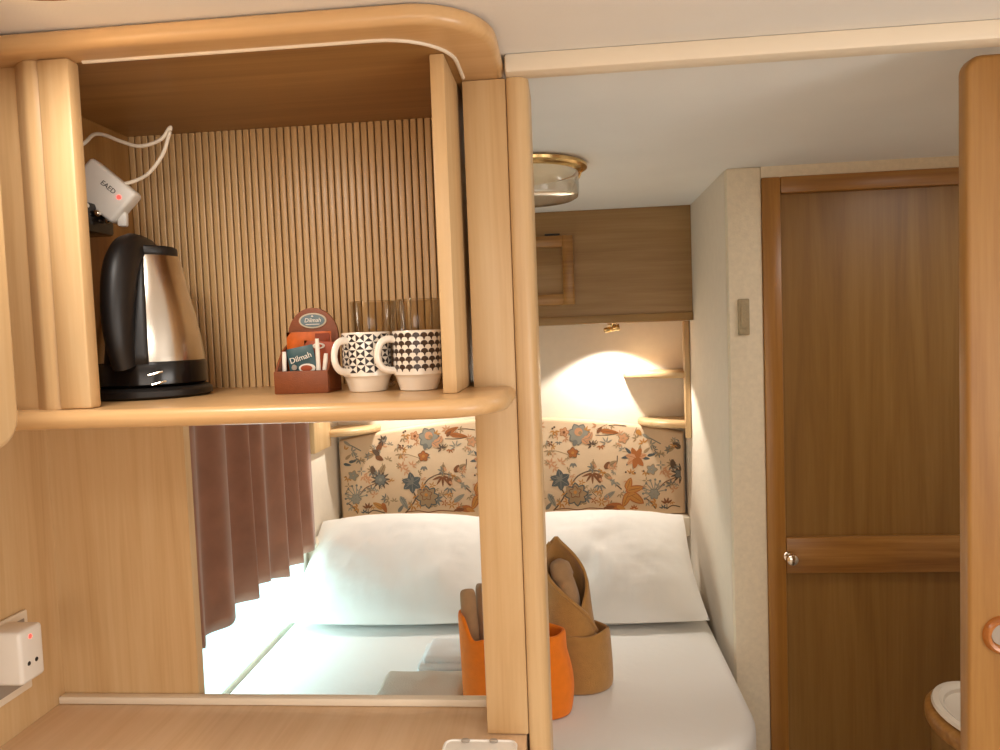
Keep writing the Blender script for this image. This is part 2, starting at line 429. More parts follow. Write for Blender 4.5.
# white plastic tray with two grey catches at the bottom edge of the picture
tr = thing('plastic_tray', 'small white plastic tray on the worktop in front of the post', 'tray', (-.145, 1.02, .8695))
pts = []
for cx, cy, a in ((-.104, 1.058, 0), (-.186, 1.058, 90), (-.186, .985, 180), (-.104, .985, 270)): pts += arc(cx, cy, .012, a, a+90, 5)
m = MB(); m.prism(pts, 'z', .8695, .8765, .002, 2)
m.tube([(x, y, .8765) for x, y in pts], .002, 6, closed=True)
obj('body', m, 'white_pl', tr)
for x0 in (-.168, -.126):
    m = MB(); m.lathe([(.006, 0), (.0065, .003), (.005, .0045)], (x0, 1.066, .8768), 16, sx=1.0, sy=.5); obj('catch', m, 'grey_pl', tr)

# ------------------------------------------------------------------ wall socket with adapter (galley wall)
so = thing('wall_socket', 'beige socket plate on the galley wall above the worktop', 'socket', (-.893, 1.05, .93))
obj('plate', b1((-.8928, .99, .932), (-.886, 1.118, 1.062), .003), 'cream', so)
obj('inset', b1((-.8863, 1.0, .945), (-.8845, 1.108, 1.05), .001), 'grey_pl', so)
ad = thing('plug_adapter', 'white plug adapter with a small red light in the galley wall socket', 'adapter', (-.884, 1.048, .976))
obj('body', b1((-.8847, 1.024, .977), (-.828, 1.074, 1.059), .006, 3), 'white_pl', ad)
t = MB(); t.lathe([(.0035, 0), (.003, .001)], (0, 0, 0), 12)
for v in t.bm.verts: v.co = Vector((v.co.z-.8282, v.co.x+1.046, v.co.y+1.046))
obj('indicator', t, 'led', ad)
for yy in (1.040, 1.056):
    t = MB(); t.lathe([(.0036, 0), (.003, .0006)], (0, 0, 0), 12)
    for v in t.bm.verts: v.co = Vector((v.co.z-.8281, v.co.x+yy, v.co.y+1.006))
    obj('pin_hole', t, 'black', ad)

# ------------------------------------------------------------------ adapter, socket and cord inside the cabinet
ks = thing('cabinet_socket', 'black socket block on the cabinet side wall under the white adapter', 'socket', (-.752, 1.1, 1.66))
obj('block', b1((-.7515, 1.05, 1.655), (-.705, 1.135, 1.70), .005), 'black_gloss', ks)
for i, (yy, zz) in enumerate(((1.058, 1.697), (1.085, 1.690), (1.11, 1.683))):
    t = MB(); t.lathe([(.0055, 0), (.0055, .003), (.003, .006)], (-.714, yy, zz+.0035-.0), 12)
    for v in t.bm.verts:
        d_ = Vector(v.co)-Vector((-.714, yy, zz)); v.co = Vector((-.7055+d_.z, yy+d_.x, zz-.006+d_.y))
    obj('contact', t, 'chrome', ks)
ka = thing('power_adapter', 'tilted white power adapter with red light inside the cabinet', 'adapter', (-.7, 1.1, 1.70))
R4 = Matrix.Translation((-.700, 1.108, 1.720)) @ Matrix.Rotation(math.radians(12), 4, 'Z') @ Matrix.Rotation(math.radians(42), 4, 'Y')
m = MB(); m.obox((.084, .034, .060), R4, .006, 3); obj('body', m, 'white_pl', ka)
F4 = R4 @ Matrix.Translation((0, -.0173, 0)) @ Matrix.Rotation(PI/2, 4, 'X')
text('lettering', 'EAED', 'ink', ka, F4 @ Matrix.Translation((.006, .010, 0)), .0105)
t = MB(); t.lathe([(.0034, 0), (.003, .001)], (0, 0, 0), 12)
for v in t.bm.verts: v.co = F4 @ (v.co+Vector((.027, .0085, 0)))
obj('indicator', t, 'led', ka)
m = MB(); m.obox((.014, .012, .022), R4 @ Matrix.Translation((.046, 0, -.016)) @ Matrix.Rotation(math.radians(-40), 4, 'Y'), .003); obj('plug_tail', m, 'white_pl', ka)
k_ = .958
def cp(x, z, y=1.17*k_): return (x*k_, y, 1.48+(z-1.48)*k_)
m = MB()
m.tube(catmull([cp(-.700, 1.741, 1.108), cp(-.685, 1.749), cp(-.662, 1.760), cp(-.638, 1.787), cp(-.626, 1.815), cp(-.6215, 1.829), cp(-.625, 1.827), cp(-.64, 1.811), cp(-.675, 1.803), cp(-.708, 1.813), cp(-.733, 1.824), cp(-.752, 1.826), cp(-.77, 1.813), cp(-.781, 1.795, 1.10)], 7), .0028, 8)
obj('cord', m, 'cream', ka)['label'] = 'cream looping power cord'

# ------------------------------------------------------------------ kettle
SZ = 1.4022
kc = (-.640, 1.105)
kt = thing('electric_kettle', 'steel and black electric kettle on its base on the cabinet shelf', 'kettle', (kc[0], kc[1], SZ))
C = (kc[0], kc[1], SZ)
m = MB(); m.lathe([(.080, 0), (.086, .004), (.086, .012), (.080, .017), (.03, .018)], C, 48); obj('power_base', m, 'black', kt)
m = MB(); m.lathe([(.074, .0185), (.079, .022), (.0795, .05), (.0785, .0545), (.06, .0555)], C, 48); obj('lower_band', m, 'black_gloss', kt)
pr = [(.0775, .055), (.077, .062), (.0735, .090), (.0675, .125), (.0595, .16), (.050, .195), (.0435, .2145)]
m = MB(); m.lathe(pr, C, 64, cap0=True, cap1=True)
# pouring lip at the right rim
for v in m.bm.verts:
    d_ = v.co-Vector(C); a = math.atan2(d_.y, d_.x)
    if d_.z > .16 and abs(a-.25) < .5:
        q = (1-abs(a-.25)/.5)*(d_.z-.16)/.055*.006; v.co.x += q*math.cos(.25); v.co.y += q*math.sin(.25)
obj('body', m, 'steel', kt)
m = MB()
hd = Vector((.05, -1, 0))
ld = -hd
# lid: flat black cap with a beak to the right
pts = []
for k in range(36):
    a = 2*PI*k/36; r_ = .046
    x_, y_ = r_*math.cos(a), r_*math.sin(a)
    pts.append((kc[0]+x_, kc[1]+y_))
m.prism(pts, 'z', SZ+.2140, SZ+.2285, .004, 3)
obj('lid', m, 'black', kt)
# handle: broad swept grip on the camera-left side
path = [(-.010, .221), (.026, .222), (.054, .213), (.073, .190), (.084, .155), (.089, .118), (.087, .082), (.076, .052)]
P3 = catmull([(C[0]+hd.x*r, C[1]+hd.y*r, SZ+z) for r, z in path], 6)
rr = [.019+.006*math.sin(PI*min(1, i/(len(P3)-1)*1.1)) for i in range(len(P3))]
side = Vector((-hd.y, hd.x, 0))
m = MB(); m.tube(P3, [r*1.15 for r in rr], 14, flat=.75, up=side); obj('handle', m, 'black', kt)
# gauge strip between handle and body
rows = []
for i in range(11):
    z = .052+(.214-.052)*i/10; rb = .079+(z-.052)/.162*(-.0345)
    rb = rb+.005*math.sin(PI*i/10)+.0025
    a0 = math.atan2(hd.y, hd.x); rows.append([(C[0]+rb*math.cos(a0+q), C[1]+rb*math.sin(a0+q), SZ+z) for q in [(-.42+.84*k/10) for k in range(11)]])
m = MB(); m.grid(rows); o = obj('gauge_strip', m, 'black', kt); mod(o, 'SOLIDIFY', thickness=.004, offset=-1)
m = MB()
for dz, a in ((.038, -1.0), (.024, -.95)):
    m.tube([(C[0]+.0806*math.cos(a+q), C[1]+.0806*math.sin(a+q), SZ+dz+q*.02) for q in (-.12, -.06, 0, .06, .12)], .0015, 6)
obj('switch_trim', m, 'chrome', kt)

# ------------------------------------------------------------------ tea caddy with sachets
tx, ty = -.390, 1.095
tc = thing('tea_caddy', 'brown leather tea caddy with arched back standing on the cabinet shelf', 'caddy', (tx, ty, SZ))
W = .041
yf, yb = 1.065, 1.128
obj('tray', b1((tx-W, yf, SZ), (tx+W, yf+.005, SZ+.0335), .0015), 'leather', tc)
obj('base', b1((tx-W, yf+.005, SZ), (tx+W, yb, SZ+.004)), 'leather', tc)
sp = [(yf+.0052, SZ+.004), (yf+.0052, SZ+.0335), (yf+.018, SZ+.048), (yf+.036, SZ+.064), (yb, SZ+.075), (yb, SZ+.004)]
for s_ in (-1, 1):
    m = MB(); xx = tx+s_*(W-.002); m.prism(sp, 'x', xx-.002, xx+.002, .0008, 1); obj('side', m, 'leather', tc)
bw = .040
bp_ = [(tx+bw, SZ), (tx+bw, SZ+.078)]+[(tx+bw*math.cos(PI*k/18), SZ+.084+.044*math.sin(PI*k/18)) for k in range(19)]+[(tx-bw, SZ+.078), (tx-bw, SZ)]
m = MB(); m.prism(bp_, 'y', yb+.0003, yb+.006, .0012, 2); obj('back_panel', m, 'leather', tc)
def ell(cx, cz, rx, rz, y0, y1, n=28):
    m = MB(); m.prism([(cx+rx*math.cos(2*PI*k/n), cz+rz*math.sin(2*PI*k/n)) for k in range(n)], 'y', y0, y1); return m
bx, bz = tx+.001, SZ+.108
bd = obj('badge', ell(bx, bz, .0218, .0118, yb-.0012, yb), 'badge_rim', tc)
obj('badge_field', ell(bx, bz, .0192, .0096, yb-.0018, yb-.0011), 'badge', bd)
F = Matrix.Translation((bx, yb-.0019, bz+.0005)) @ Matrix.Rotation(PI/2, 4, 'X')
text('badge_lettering', 'Dilmah', 'paper', bd, F, .0092, shear=.25)
m = MB(); m.prism([(bx-.002, bz+.006), (bx+.002, bz+.006), (bx, bz+.0085)], 'y', yb-.0024, yb-.0017); m.box((bx-.011, yb-.0024, bz-.0062), (bx+.011, yb-.0017, bz-.0052)); obj('badge_mark', m, 'paper', bd)

def sachet(name, label, x0, x1, z0, z1, y, mt, tilt=0, lean=.0):
    # a flat filled paper packet with crimped rims and a soft belly
    t = MB(); nx, nz = 10, 10; cx, cz = (x0+x1)/2, (z0+z1)/2
    for sgn in (-1, 1):
        rows = []
        for j in range(nz+1):
            v = j/nz*2-1; row = []
            for i in range(nx+1):
                u = i/nx*2-1
                th = .0004+.0022*max(0, (1-u**4)*(1-v**4))
                row.append((cx+u*(x1-x0)/2, y+sgn*th+lean*(v+1)/2, cz+v*(z1-z0)/2))
            rows.append(row)
        t.grid(rows)
    bmesh.ops.remove_doubles(t.bm, verts=t.bm.verts, dist=.0009)
    r = Matrix.Translation((cx, y, cz)) @ Matrix.Rotation(tilt, 4, 'Y') @ Matrix.Translation((-cx, -y, -cz))
    for v in t.bm.verts: v.co = r @ v.co
    e = thing(name, label, 'sachet', (cx, y, z0)) if name else None
    obj('packet', t, mt, e)
    return e
e = sachet('tea_sachet', 'shiny orange sachet at the back of the tea caddy', tx-.036, tx+.034, SZ+.006, SZ+.091, 1.112, 'amber')
m = MB(); m.box((tx+.010, 1.1088, SZ+.06), (tx+.032, 1.1094, SZ+.088)); obj('print', m, 'redfoil', e)
e = sachet('tea_sachet', 'orange sachet with a cream oval print in front of the caddy back', tx-.008, tx+.04, SZ+.006, SZ+.076, 1.103, 'teared', .08)
obj('oval_print', ell(tx+.018, SZ+.069, .0095, .0045, 1.0985, 1.1), 'paper', e)
obj('oval_center', ell(tx+.018, SZ+.069, .006, .0025, 1.098, 1.0988), 'teared', e)
e = sachet('tea_sachet', 'dark teal tea sachet with white lettering leaning in the caddy', tx-.026, tx+.016, SZ+.006, SZ+.069, 1.090, 'teal', math.radians(-10), .004)
F = Matrix.Translation((tx-.006, 1.0855, SZ+.052)) @ Matrix.Rotation(math.radians(-17), 4, 'Y') @ Matrix.Rotation(PI/2, 4, 'X')
text('lettering', 'Dilmah', 'paper', e, F, .0122, .0004)
obj('seal', ell(tx-.017, SZ+.038, .0042, .0042, 1.0868, 1.0878, 16), 'grey_pl', e)
obj('cup_print', ell(tx+.003, SZ+.0365, .0128, .0068, 1.0862, 1.0875), 'paper', e)
obj('tea_print', ell(tx+.002, SZ+.0365, .009, .0045, 1.0855, 1.0865), 'teared', e)
def stick(label, x, z1, tilt, y, mt='paper'):
    m = MB(); c_ = Vector((x, y, SZ+.006)); L = z1
    d_ = Vector((math.sin(tilt), .05, math.cos(tilt)))
    P = [c_+d_*(L*k/8) for k in range(9)]
    m.tube(P, [.0032, .0034, .0036, .0036, .0034, .0033, .0035, .0034, .0028], 10, flat=.6, up=Vector((0, 1, 0)))
    return tag(obj('sugar_stick', m, mt, None, tuple(c_)), label, 'sugar stick', 'sugar sticks in the caddy')
stick('short white paper sugar stick at the left end of the tea caddy', tx-.034, .056, .02, 1.088)
stick('tall white paper sugar stick right of the teal sachet', tx+.0215, .074, -.02, 1.083)
stick('thin leaning white sugar stick nearest the mug handle', tx+.028, .052, .12, 1.080)

# ------------------------------------------------------------------ mugs
def mug(name, label, cx, cy, hdir, kind):
    t = thing(name, label, 'mug', (cx, cy, SZ), 'mugs on the cabinet shelf')
    c = (cx, cy, SZ); R_ = .0362; H = .0865
    m = MB()
    prof = [(.020, .002), (.0255, 0), (.0275, .001), (.0325, .018), (.034, .0215), (.0362, .0235), (R_, .026), (R_, H-.002), (R_-.001, H), (R_-.003, H-.0006), (R_-.0035, H-.004), (R_-.0035, .03), (.028, .012), (.005, .009)]
    m.lathe(prof, c, 56)
    m.mi = 1; RR = R_+.00025
    def P(s, z):
        a = s/R_; return (cx+RR*math.cos(a), cy+RR*math.sin(a), SZ+z)
    zb, zt = .028, .084
    if kind == 'tri':
        n = 18; w = 2*PI*R_/n; h = (zt-zb)/5
        for i in range(n):
            for j in range(5):
                x0, x1, z0, z1 = i*w+w*.02, (i+1)*w-w*.02, zb+j*h+h*.02, zb+(j+1)*h-h*.02
                xc, zc = (x0+x1)/2, (z0+z1)/2
                T = ([(x0, z0), (x0, z1)], [(x1, z0), (x1, z1)]) if (i+j) % 2 else ([(x0, z1), (x1, z1)], [(x0, z0), (x1, z0)])
                for a, b in T:
                    mid = [(a[0]+(b[0]-a[0])*q/4, a[1]+(b[1]-a[1])*q/4) for q in range(5)]
                    m.add([P(xc, zc)]+[P(*q) for q in mid], [(0, q+1, q+2) for q in range(4)])
    else:
        n = 20; w = 2*PI*R_/n; h = (zt-zb)/5
        for i in range(n):
            for j in range(5):
                xc = (i+.5)*w; z0 = zb+j*h; zc = z0+h*.48; q = w*.5
                dome = [(xc+q*.98*math.cos(PI*k/8), zc+h*.48*math.sin(PI*k/8)) for k in range(9)]
                low = [(xc-q*.95, zc-h*.06), (xc-q*.45, zc-h*.1), (xc-q*.22, zc-h*.26), (xc-q*.12, zc-h*.46), (xc+q*.12, zc-h*.46), (xc+q*.22, zc-h*.26), (xc+q*.45, zc-h*.1), (xc+q*.95, zc-h*.06)]
                pp = dome+low
                m.add([P(xc, zc)]+[P(*a) for a in pp], [(0, k+1, (k+1) % len(pp)+1) for k in range(len(pp))])
    obj('body', m, ['china', 'ink' if kind == 'tri' else 'inkbrown'], t, recalc=False)
    hx = Vector(hdir).normalized()
    path = [(R_-.002, .0745), (R_+.009, .0755), (R_+.018, .0715), (R_+.0235, .062), (R_+.025, .052), (R_+.023, .042), (R_+.017, .034), (R_+.009, .031), (R_-.002, .030)]
    m = MB(); m.tube(catmull([(cx+hx.x*r, cy+hx.y*r, SZ+z) for r, z in path], 5), .0052, 12, flat=.72, up=Vector((-hx.y, hx.x, 0)))
    obj('handle', m, 'china', t)
    return t
mug('patterned_mug', 'white mug with black triangle pattern beside the tea caddy', -.2935, 1.082, (-.55, -.83, 0), 'tri')
mug('patterned_mug', 'white mug with dark fan pattern next to the cabinet right side', -.2165, 1.076, (-.84, -.54, 0), 'fan')

# tumblers
def tumbler(label, cx, cy):
    m = MB()
    m.lathe([(.004, .001), (.028, 0), (.030, .002), (.0362, .134), (.0355, .1355), (.0345, .1345), (.0285, .009), (.004, .007)], (cx, cy, SZ), 40)
    return tag(obj('glass_tumbler', m, 'glass', None, (cx, cy, SZ)), label, 'glass', 'tumblers on the cabinet shelf')
tumbler('clear glass tumbler behind the triangle patterned mug', -.303, 1.165)
tumbler('clear glass tumbler behind the fan patterned mug', -.2285, 1.160)

# ------------------------------------------------------------------ bed
bed = thing('bed', 'wide fixed bed with white sheet filling the rear of the caravan', 'bed', (-.24, 2.07, 0))
BZ = .62
fl = [(XL+.002, 2.655), (XL+.002, 1.46), (.17, 1.46)]+arc(.172, 1.68, .22, -90, 0, 12)[1:]+[(.392, 2.655)]
m = MB(); m.prism(fl, 'z', .34, BZ, .032, 6)
obj('mattress', m, 'linen', bed)
fb = [(XL+.002, 2.655), (XL+.002, 1.49), (.15, 1.49)]+arc(.15, 1.69, .20, -90, 0, 10)[1:]+[(.35, 2.655)]
m = MB(); m.prism(fb, 'z', 0, .339)
obj('bed_base', m, 'oak_h', bed)

def pillow(label, cx, cy, cz, hw, hh, T, lean, seed, roll=0):
    m = MB(); nu, nv = 44, 34
    R = Matrix.Translation((cx, cy, cz)) @ Matrix.Rotation(roll, 4, 'Z') @ Matrix.Rotation(lean, 4, 'X')
    for sgn in (1, -1):
        rows = []
        for j in range(nv+1):
            v = -1+2*j/nv; row = []
            for i in range(nu+1):
                u = -1+2*i/nu
                prof = (max(0, 1-abs(u)**2.6)**.75)*(max(0, 1-abs(v)**2.2)**.7)
                px = u*hw*(1-.035*(1-u*u)*0-.045*(1-v*v)*0 - .05*(1-abs(v))**0*0); px = u*hw*(1-.05*math.cos(v*PI/2)*abs(u)-(.03 if v > 0 else 0)*abs(v)**3)
                py = v*hh*(1+.02*math.cos(u*PI/2)*abs(v)-(.08 if v > 0 else .02)*abs(u)**3)
                nz = noise.noise(Vector((u*2.2+seed, v*2.2, sgn)))*.014*prof + noise.noise(Vector((u*6+seed, v*3, sgn)))*.006*prof + noise.noise(Vector((u*14+seed, v*7, sgn)))*.005*prof
                row.append(R @ Vector((px, py, sgn*(T*prof)+nz)))
            rows.append(row)
        m.grid(rows)
    bmesh.ops.remove_doubles(m.bm, verts=m.bm.verts, dist=.0008)
    e = thing('pillow', label, 'pillow', (cx, cy, BZ), 'pillows against the headboard')
    obj('cover', m, 'linen_fine', e)
    return e
pillow('plump white pillow leaning on the headboard nearest the curtain', -.562, 2.312, .752, .310, .235, .088, math.radians(27), 1.3)
pillow('plump white pillow leaning on the headboard beside the washroom wall', .066, 2.318, .752, .312, .235, .088, math.radians(27), 6.1)

# ------------------------------------------------------------------ towels
def sheet_obj(name, rows, mt, parent, th, sub=2, close=False):
    m = MB(); m.grid(rows, close); o = obj(name, m, mt, parent)
    mod(o, 'SOLIDIFY', thickness=th, offset=0, use_rim=True); mod(o, 'SUBSURF', levels=sub, render_levels=sub)
    return o
def lerp_tab(tab, z):
    for (z0, *a), (z1, *b) in zip(tab, tab[1:]):
        if z0 <= z <= z1:
            t = (z-z0)/(z1-z0); return [x+(y-x)*t for x, y in zip(a, b)]
    return list(tab[-1][1:]) if z > tab[-1][0] else list(tab[0][1:])
bt = thing('towel_cone', 'brown towel folded into a pointed cone standing on the bed', 'towel', (.005, 1.788, BZ))
by = 1.788
# z: cx, rx, ry, left lip angle, right lip angle (0 = towards the passage front, + = right)
tab = [(.70, -.004, .064, .056, 80, -30), (.757, -.012, .060, .054, 72, -10), (.80, -.015, .057, .052, 48, 18), (.835, -.016, .055, .050, 16, 44), (.87, -.018, .054, .047, -22, 72),
       (.90, -.021, .050, .042, -58, 96), (.93, -.027, .042, .034, -92, 122), (.955, -.033, .031, .024, -118, 146), (.970, -.036, .021, .014, -140, 165), (.982, -.038, .011, .008, -160, 178)]
rows = []
for i in range(26):
    z = .70+(.982-.70)*i/25
    cx, rx, ry, aL, aR = lerp_tab(tab, z); row = []
    for k in range(31):
        t = k/30; a = math.radians(aL+(aR-360-aL)*t); s = 1.06-.14*t
        row.append((cx+rx*s*math.sin(a), by-ry*s*math.cos(a), z))
    rows.append(row)
sheet_obj('hood', rows, 'towel_brown', bt, .008, 1)
m = MB(); m.tube(catmull([(-.016, by-.004, .76), (-.013, by-.008, .82), (-.022, by-.010, .87), (-.033, by-.002, .91), (-.036, by+.004, .928)], 5),
                 [.034, .034, .034, .034, .034, .034, .034, .034, .034, .033, .032, .031, .031, .030, .029, .028, .026, .023, .019, .013, .005], 16, flat=.8)
obj('inner_fold', m, 'towel_taupe', bt)
rows = []
for j, (z, s) in enumerate(((BZ+.001, .96), (BZ+.01, 1.0), (.66, 1.0), (.70, .975), (.735, .95), (.762, .925))):
    row = []
    for k in range(40):
        a = 2*PI*k/40; up = .012*max(0, math.cos(a-1.15))**6*(j/5) - .006*math.sin(a)*(j/5)
        row.append((.006+.0785*s*math.sin(a), by-.066*s*math.cos(a), z+up))
    rows.append(row)
sheet_obj('wrap_band', rows, 'towel_brown', bt, .008, 1, True)
# spiral lip visible along the diagonal of the hood
lip = []
for i in range(24):
    z = .757+(.965-.757)*i/23; cx, rx, ry, aL, aR = lerp_tab(tab, z); a = math.radians(aL)
    lip.append((cx+rx*1.075*math.sin(a), by-ry*1.075*math.cos(a), z))
m = MB(); m.tube(lip, .0055, 8); obj('rolled_lip', m, 'towel_brown', bt)

ot = thing('towel_pouch', 'orange towel folded into a pouch standing on the bed behind the post', 'towel', (-.135, 1.665, BZ))
oy = 1.652
def topz(a):   # a: 0 front, 90 right, -90 left
    d_ = lambda c, w: math.exp(-(((a-c+180) % 360-180)/w)**2)
    return .186+.034*d_(-90, 34)-.022*d_(-50, 13)+.006*d_(80, 25)-.01*d_(0, 60)
rows = []
for j in range(13):
    t = j/12; row = []
    for k in range(60):
        a = 360*k/60-180; ar = math.radians(a)
        s = .93+.10*math.sin(PI*min(1, t*1.25+.05))-.06*t
        n1 = 2.4; cs, sn = math.cos(ar), math.sin(ar)
        q = (abs(sn)**n1+abs(cs)**n1)**(-1/n1)
        xr = q*sn; f_ = 1 if cs > -.2 else .6
        if sn < 0: s += (.965+.05*t-s)*min(1, -xr*1.3)
        H = .189+.036*max(0, min(1, (-xr-.78)/.16))-.012*f_*math.exp(-((xr+.70)/.10)**2)+.004*math.sin(xr*5)
        row.append((-.136+.123*s*q*sn+(.004*math.sin(a*.07))*t, oy-.058*s*q*cs, BZ+.002+H*t))
    rows.append(row)
o = sheet_obj('pouch', rows, 'towel_orange', ot, .010, 1, True)
m = MB(); pts = []
m.prism([(-.136+.09*math.sin(2*PI*k/40), oy-.035*math.cos(2*PI*k/40)) for k in range(40)], 'z', BZ+.004, BZ+.12, .01, 3)
obj('inner_roll', m, 'towel_orange', ot)
# taupe hand towel tucked in the pouch: two standing flaps
ht = thing('tucked_towel', 'taupe towel with two upright flaps tucked into the orange pouch', 'towel', (-.21, 1.665, .77))
def flap(cx, cy, w, z0, z1, ang, lean):
    rows = []
    for j in range(9):
        t = j/8; row = []
        for k in range(9):
            u = k/8*2-1
            ww = w*(1-.12*t)*(1 if t < .85 else 1-.10*(t-.85)/.15)
            z = z0+(z1-z0)*t-.012*max(0, t-.6)*u*u
            row.append((cx+lean*t+u*ww*math.cos(ang), cy+u*ww*math.sin(ang)+.01*u*u, z))
        rows.append(row)
    return rows
sheet_obj('flap', flap(-.238, 1.656, .017, .757, .903, .35, -.006), 'towel_taupe', ht, .014, 2)
sheet_obj('flap', flap(-.203, 1.664, .021, .757, .912, -.45, -.004), 'towel_taupe', ht, .014, 2)
sheet_obj('fold', flap(-.150, 1.672, .026, .757, .895, .2, .002), 'towel_taupe', ht, .014, 2)

# folded white towel and beige blanket beside the pouch
wt = thing('folded_towel', 'small white towel folded in layers lying on the bed left of the orange pouch', 'towel', (-.345, 1.88, BZ))
def layer(x0, x1, y0, y1, z0, z1, sd):
    m = MB(); m.box((x0, y0, z0), (x1, y1, z1), (z1-z0)*.48, 4)
    bmesh.ops.subdivide_edges(m.bm, edges=[e for e in m.bm.edges if e.calc_length() > .03], cuts=8, use_grid_fill=True)
    for v in m.bm.verts:
        n = noise.noise_vector(v.co*22+Vector((sd, 0, 0))); v.co += n*.0035
    for v in m.bm.verts:
        if v.co.z < BZ+.001: v.co.z = BZ+.001
    return m
for i, (a, b, c, d_, z0, z1) in enumerate(((-.405, -.262, 1.80, 1.95, BZ+.001, .640), (-.398, -.264, 1.806, 1.945, .637, .656), (-.385, -.268, 1.815, 1.94, .653, .670))):
    obj('fold', layer(a, b, c, d_, z0, z1, i*7), 'towel_white', wt)
bl = thing('folded_blanket', 'beige blanket folded flat on the bed in front of the white towel', 'blanket', (-.36, 1.69, BZ))
for i, (a, b, c, d_, z0, z1) in enumerate(((-.47, -.264, 1.59, 1.775, BZ+.001, .642), (-.467, -.266, 1.595, 1.772, .639, .660))):
    obj('fold', layer(a, b, c, d_, z0, z1, 30+i*7), 'blanket', bl)

# ------------------------------------------------------------------ headboard with printed flowers
HX0, HX1 = -.858, .408
HY = 2.700
def htop(x): return 1.168-.066*min(1.1, (abs(x+.225)/.633))**2
pts = [(HX0, .806), (HX1, .806)]+[(HX1+(HX0-HX1)*k/30, htop(HX1+(HX0-HX1)*k/30)) for k in range(31)]
m = MB(); m.prism(pts, 'y', HY, YB-.001, .012, 4)
SL = ['hb', 'hb_blue', 'hb_dblue', 'hb_lblue', 'hb_rust', 'hb_brown', 'hb_ochre', 'hb_peach', 'hb_dark', 'hb_tan']
IX = {k[3:]: i for i, k in enumerate(SL) if i}
def hx(X): return -.1345+X*.0005795
def hz(Y): return 1.1858-Y*.000579
TILE = .5490
PC = [0]
def poly(P, mt, lv, k):
    Q = []; PC[0] += 1
    for X, Y in P:
        x, z = hx(X)+k*TILE, hz(Y)
        if x < HX0+.012 or x > HX1-.012 or z < .819 or z > htop(x)-.005: return
        Q.append((x, HY-.0003*lv-4e-6*(PC[0] % 60), z))
    m.mi = IX[mt]; m.add([(sum(q[0] for q in Q)/len(Q), Q[0][1], sum(q[2] for q in Q)/len(Q))]+Q, [(0, i+1, (i+1) % len(Q)+1) for i in range(len(Q))])
def leaf(X, Y, L, Wd, ang, mt, lv=2, vein=None, k=0):
    a = math.radians(ang); ca, sa = math.cos(a), math.sin(a); P = []
    for i in range(14):
        t = i/14*2*PI; u = math.cos(t); v = math.sin(t)*(1-.35*u)*(1 if abs(u) < .9 else .7)
        P.append((X+ca*(u*L/2)-sa*(v*Wd/2), Y-(sa*(u*L/2)+ca*(v*Wd/2))))
    poly(P, mt, lv, k)
    if vein: line([(X-ca*L*.4, Y+sa*L*.4), (X+ca*L*.35, Y-sa*L*.35)], 2.6, vein, lv+1, k)
def disc(X, Y, r, mt, lv=3, k=0, n=12): poly([(X+r*math.cos(2*PI*i/n), Y+r*math.sin(2*PI*i/n)) for i in range(n)], mt, lv, k)
def line(pts_, w, mt, lv=1, k=0):
    P = [Vector((x, y, 0)) for x, y in pts_]
    if len(P) > 2: P = catmull(P, 5)
    for a, b in zip(P, P[1:]):
        d_ = (b-a)
        if d_.length < .01: continue
        n_ = Vector((-d_.y, d_.x, 0)).normalized()*w/2; e_ = d_.normalized()*w*.3
        poly([((a-e_+n_).x, (a-e_+n_).y), ((b+e_+n_).x, (b+e_+n_).y), ((b+e_-n_).x, (b+e_-n_).y), ((a-e_-n_).x, (a-e_-n_).y)], mt, lv, k)
def rose(X, Y, r, n, c1, c2, ctr, k, lv=2, off=0, fat=.8):
    for i in range(n):
        a = 360*i/n+off; leaf(X+math.cos(math.radians(a))*r*.55, Y-math.sin(math.radians(a))*r*.55, r*1.0, r*fat, a, c2, lv, None, k)
        leaf(X+math.cos(math.radians(a))*r*.52, Y-math.sin(math.radians(a))*r*.52, r*.8, r*fat*.72, a, c1, lv+1, None, k)
    if ctr: disc(X, Y, r*.28, ctr, lv+3, k)
def sprig(X, Y, r, n, mt, k, a0=0, span=360, w=.28, stem=None):
    for i in range(n):
        a = a0+span*i/max(1, n-(span < 360)); leaf(X+math.cos(math.radians(a))*r*.55, Y-math.sin(math.radians(a))*r*.55, r*.85, r*w, a, mt, 2, None, k)
    if stem: line([(X, Y), (X+stem[0], Y+stem[1])], 4, 'dark', 1, k)
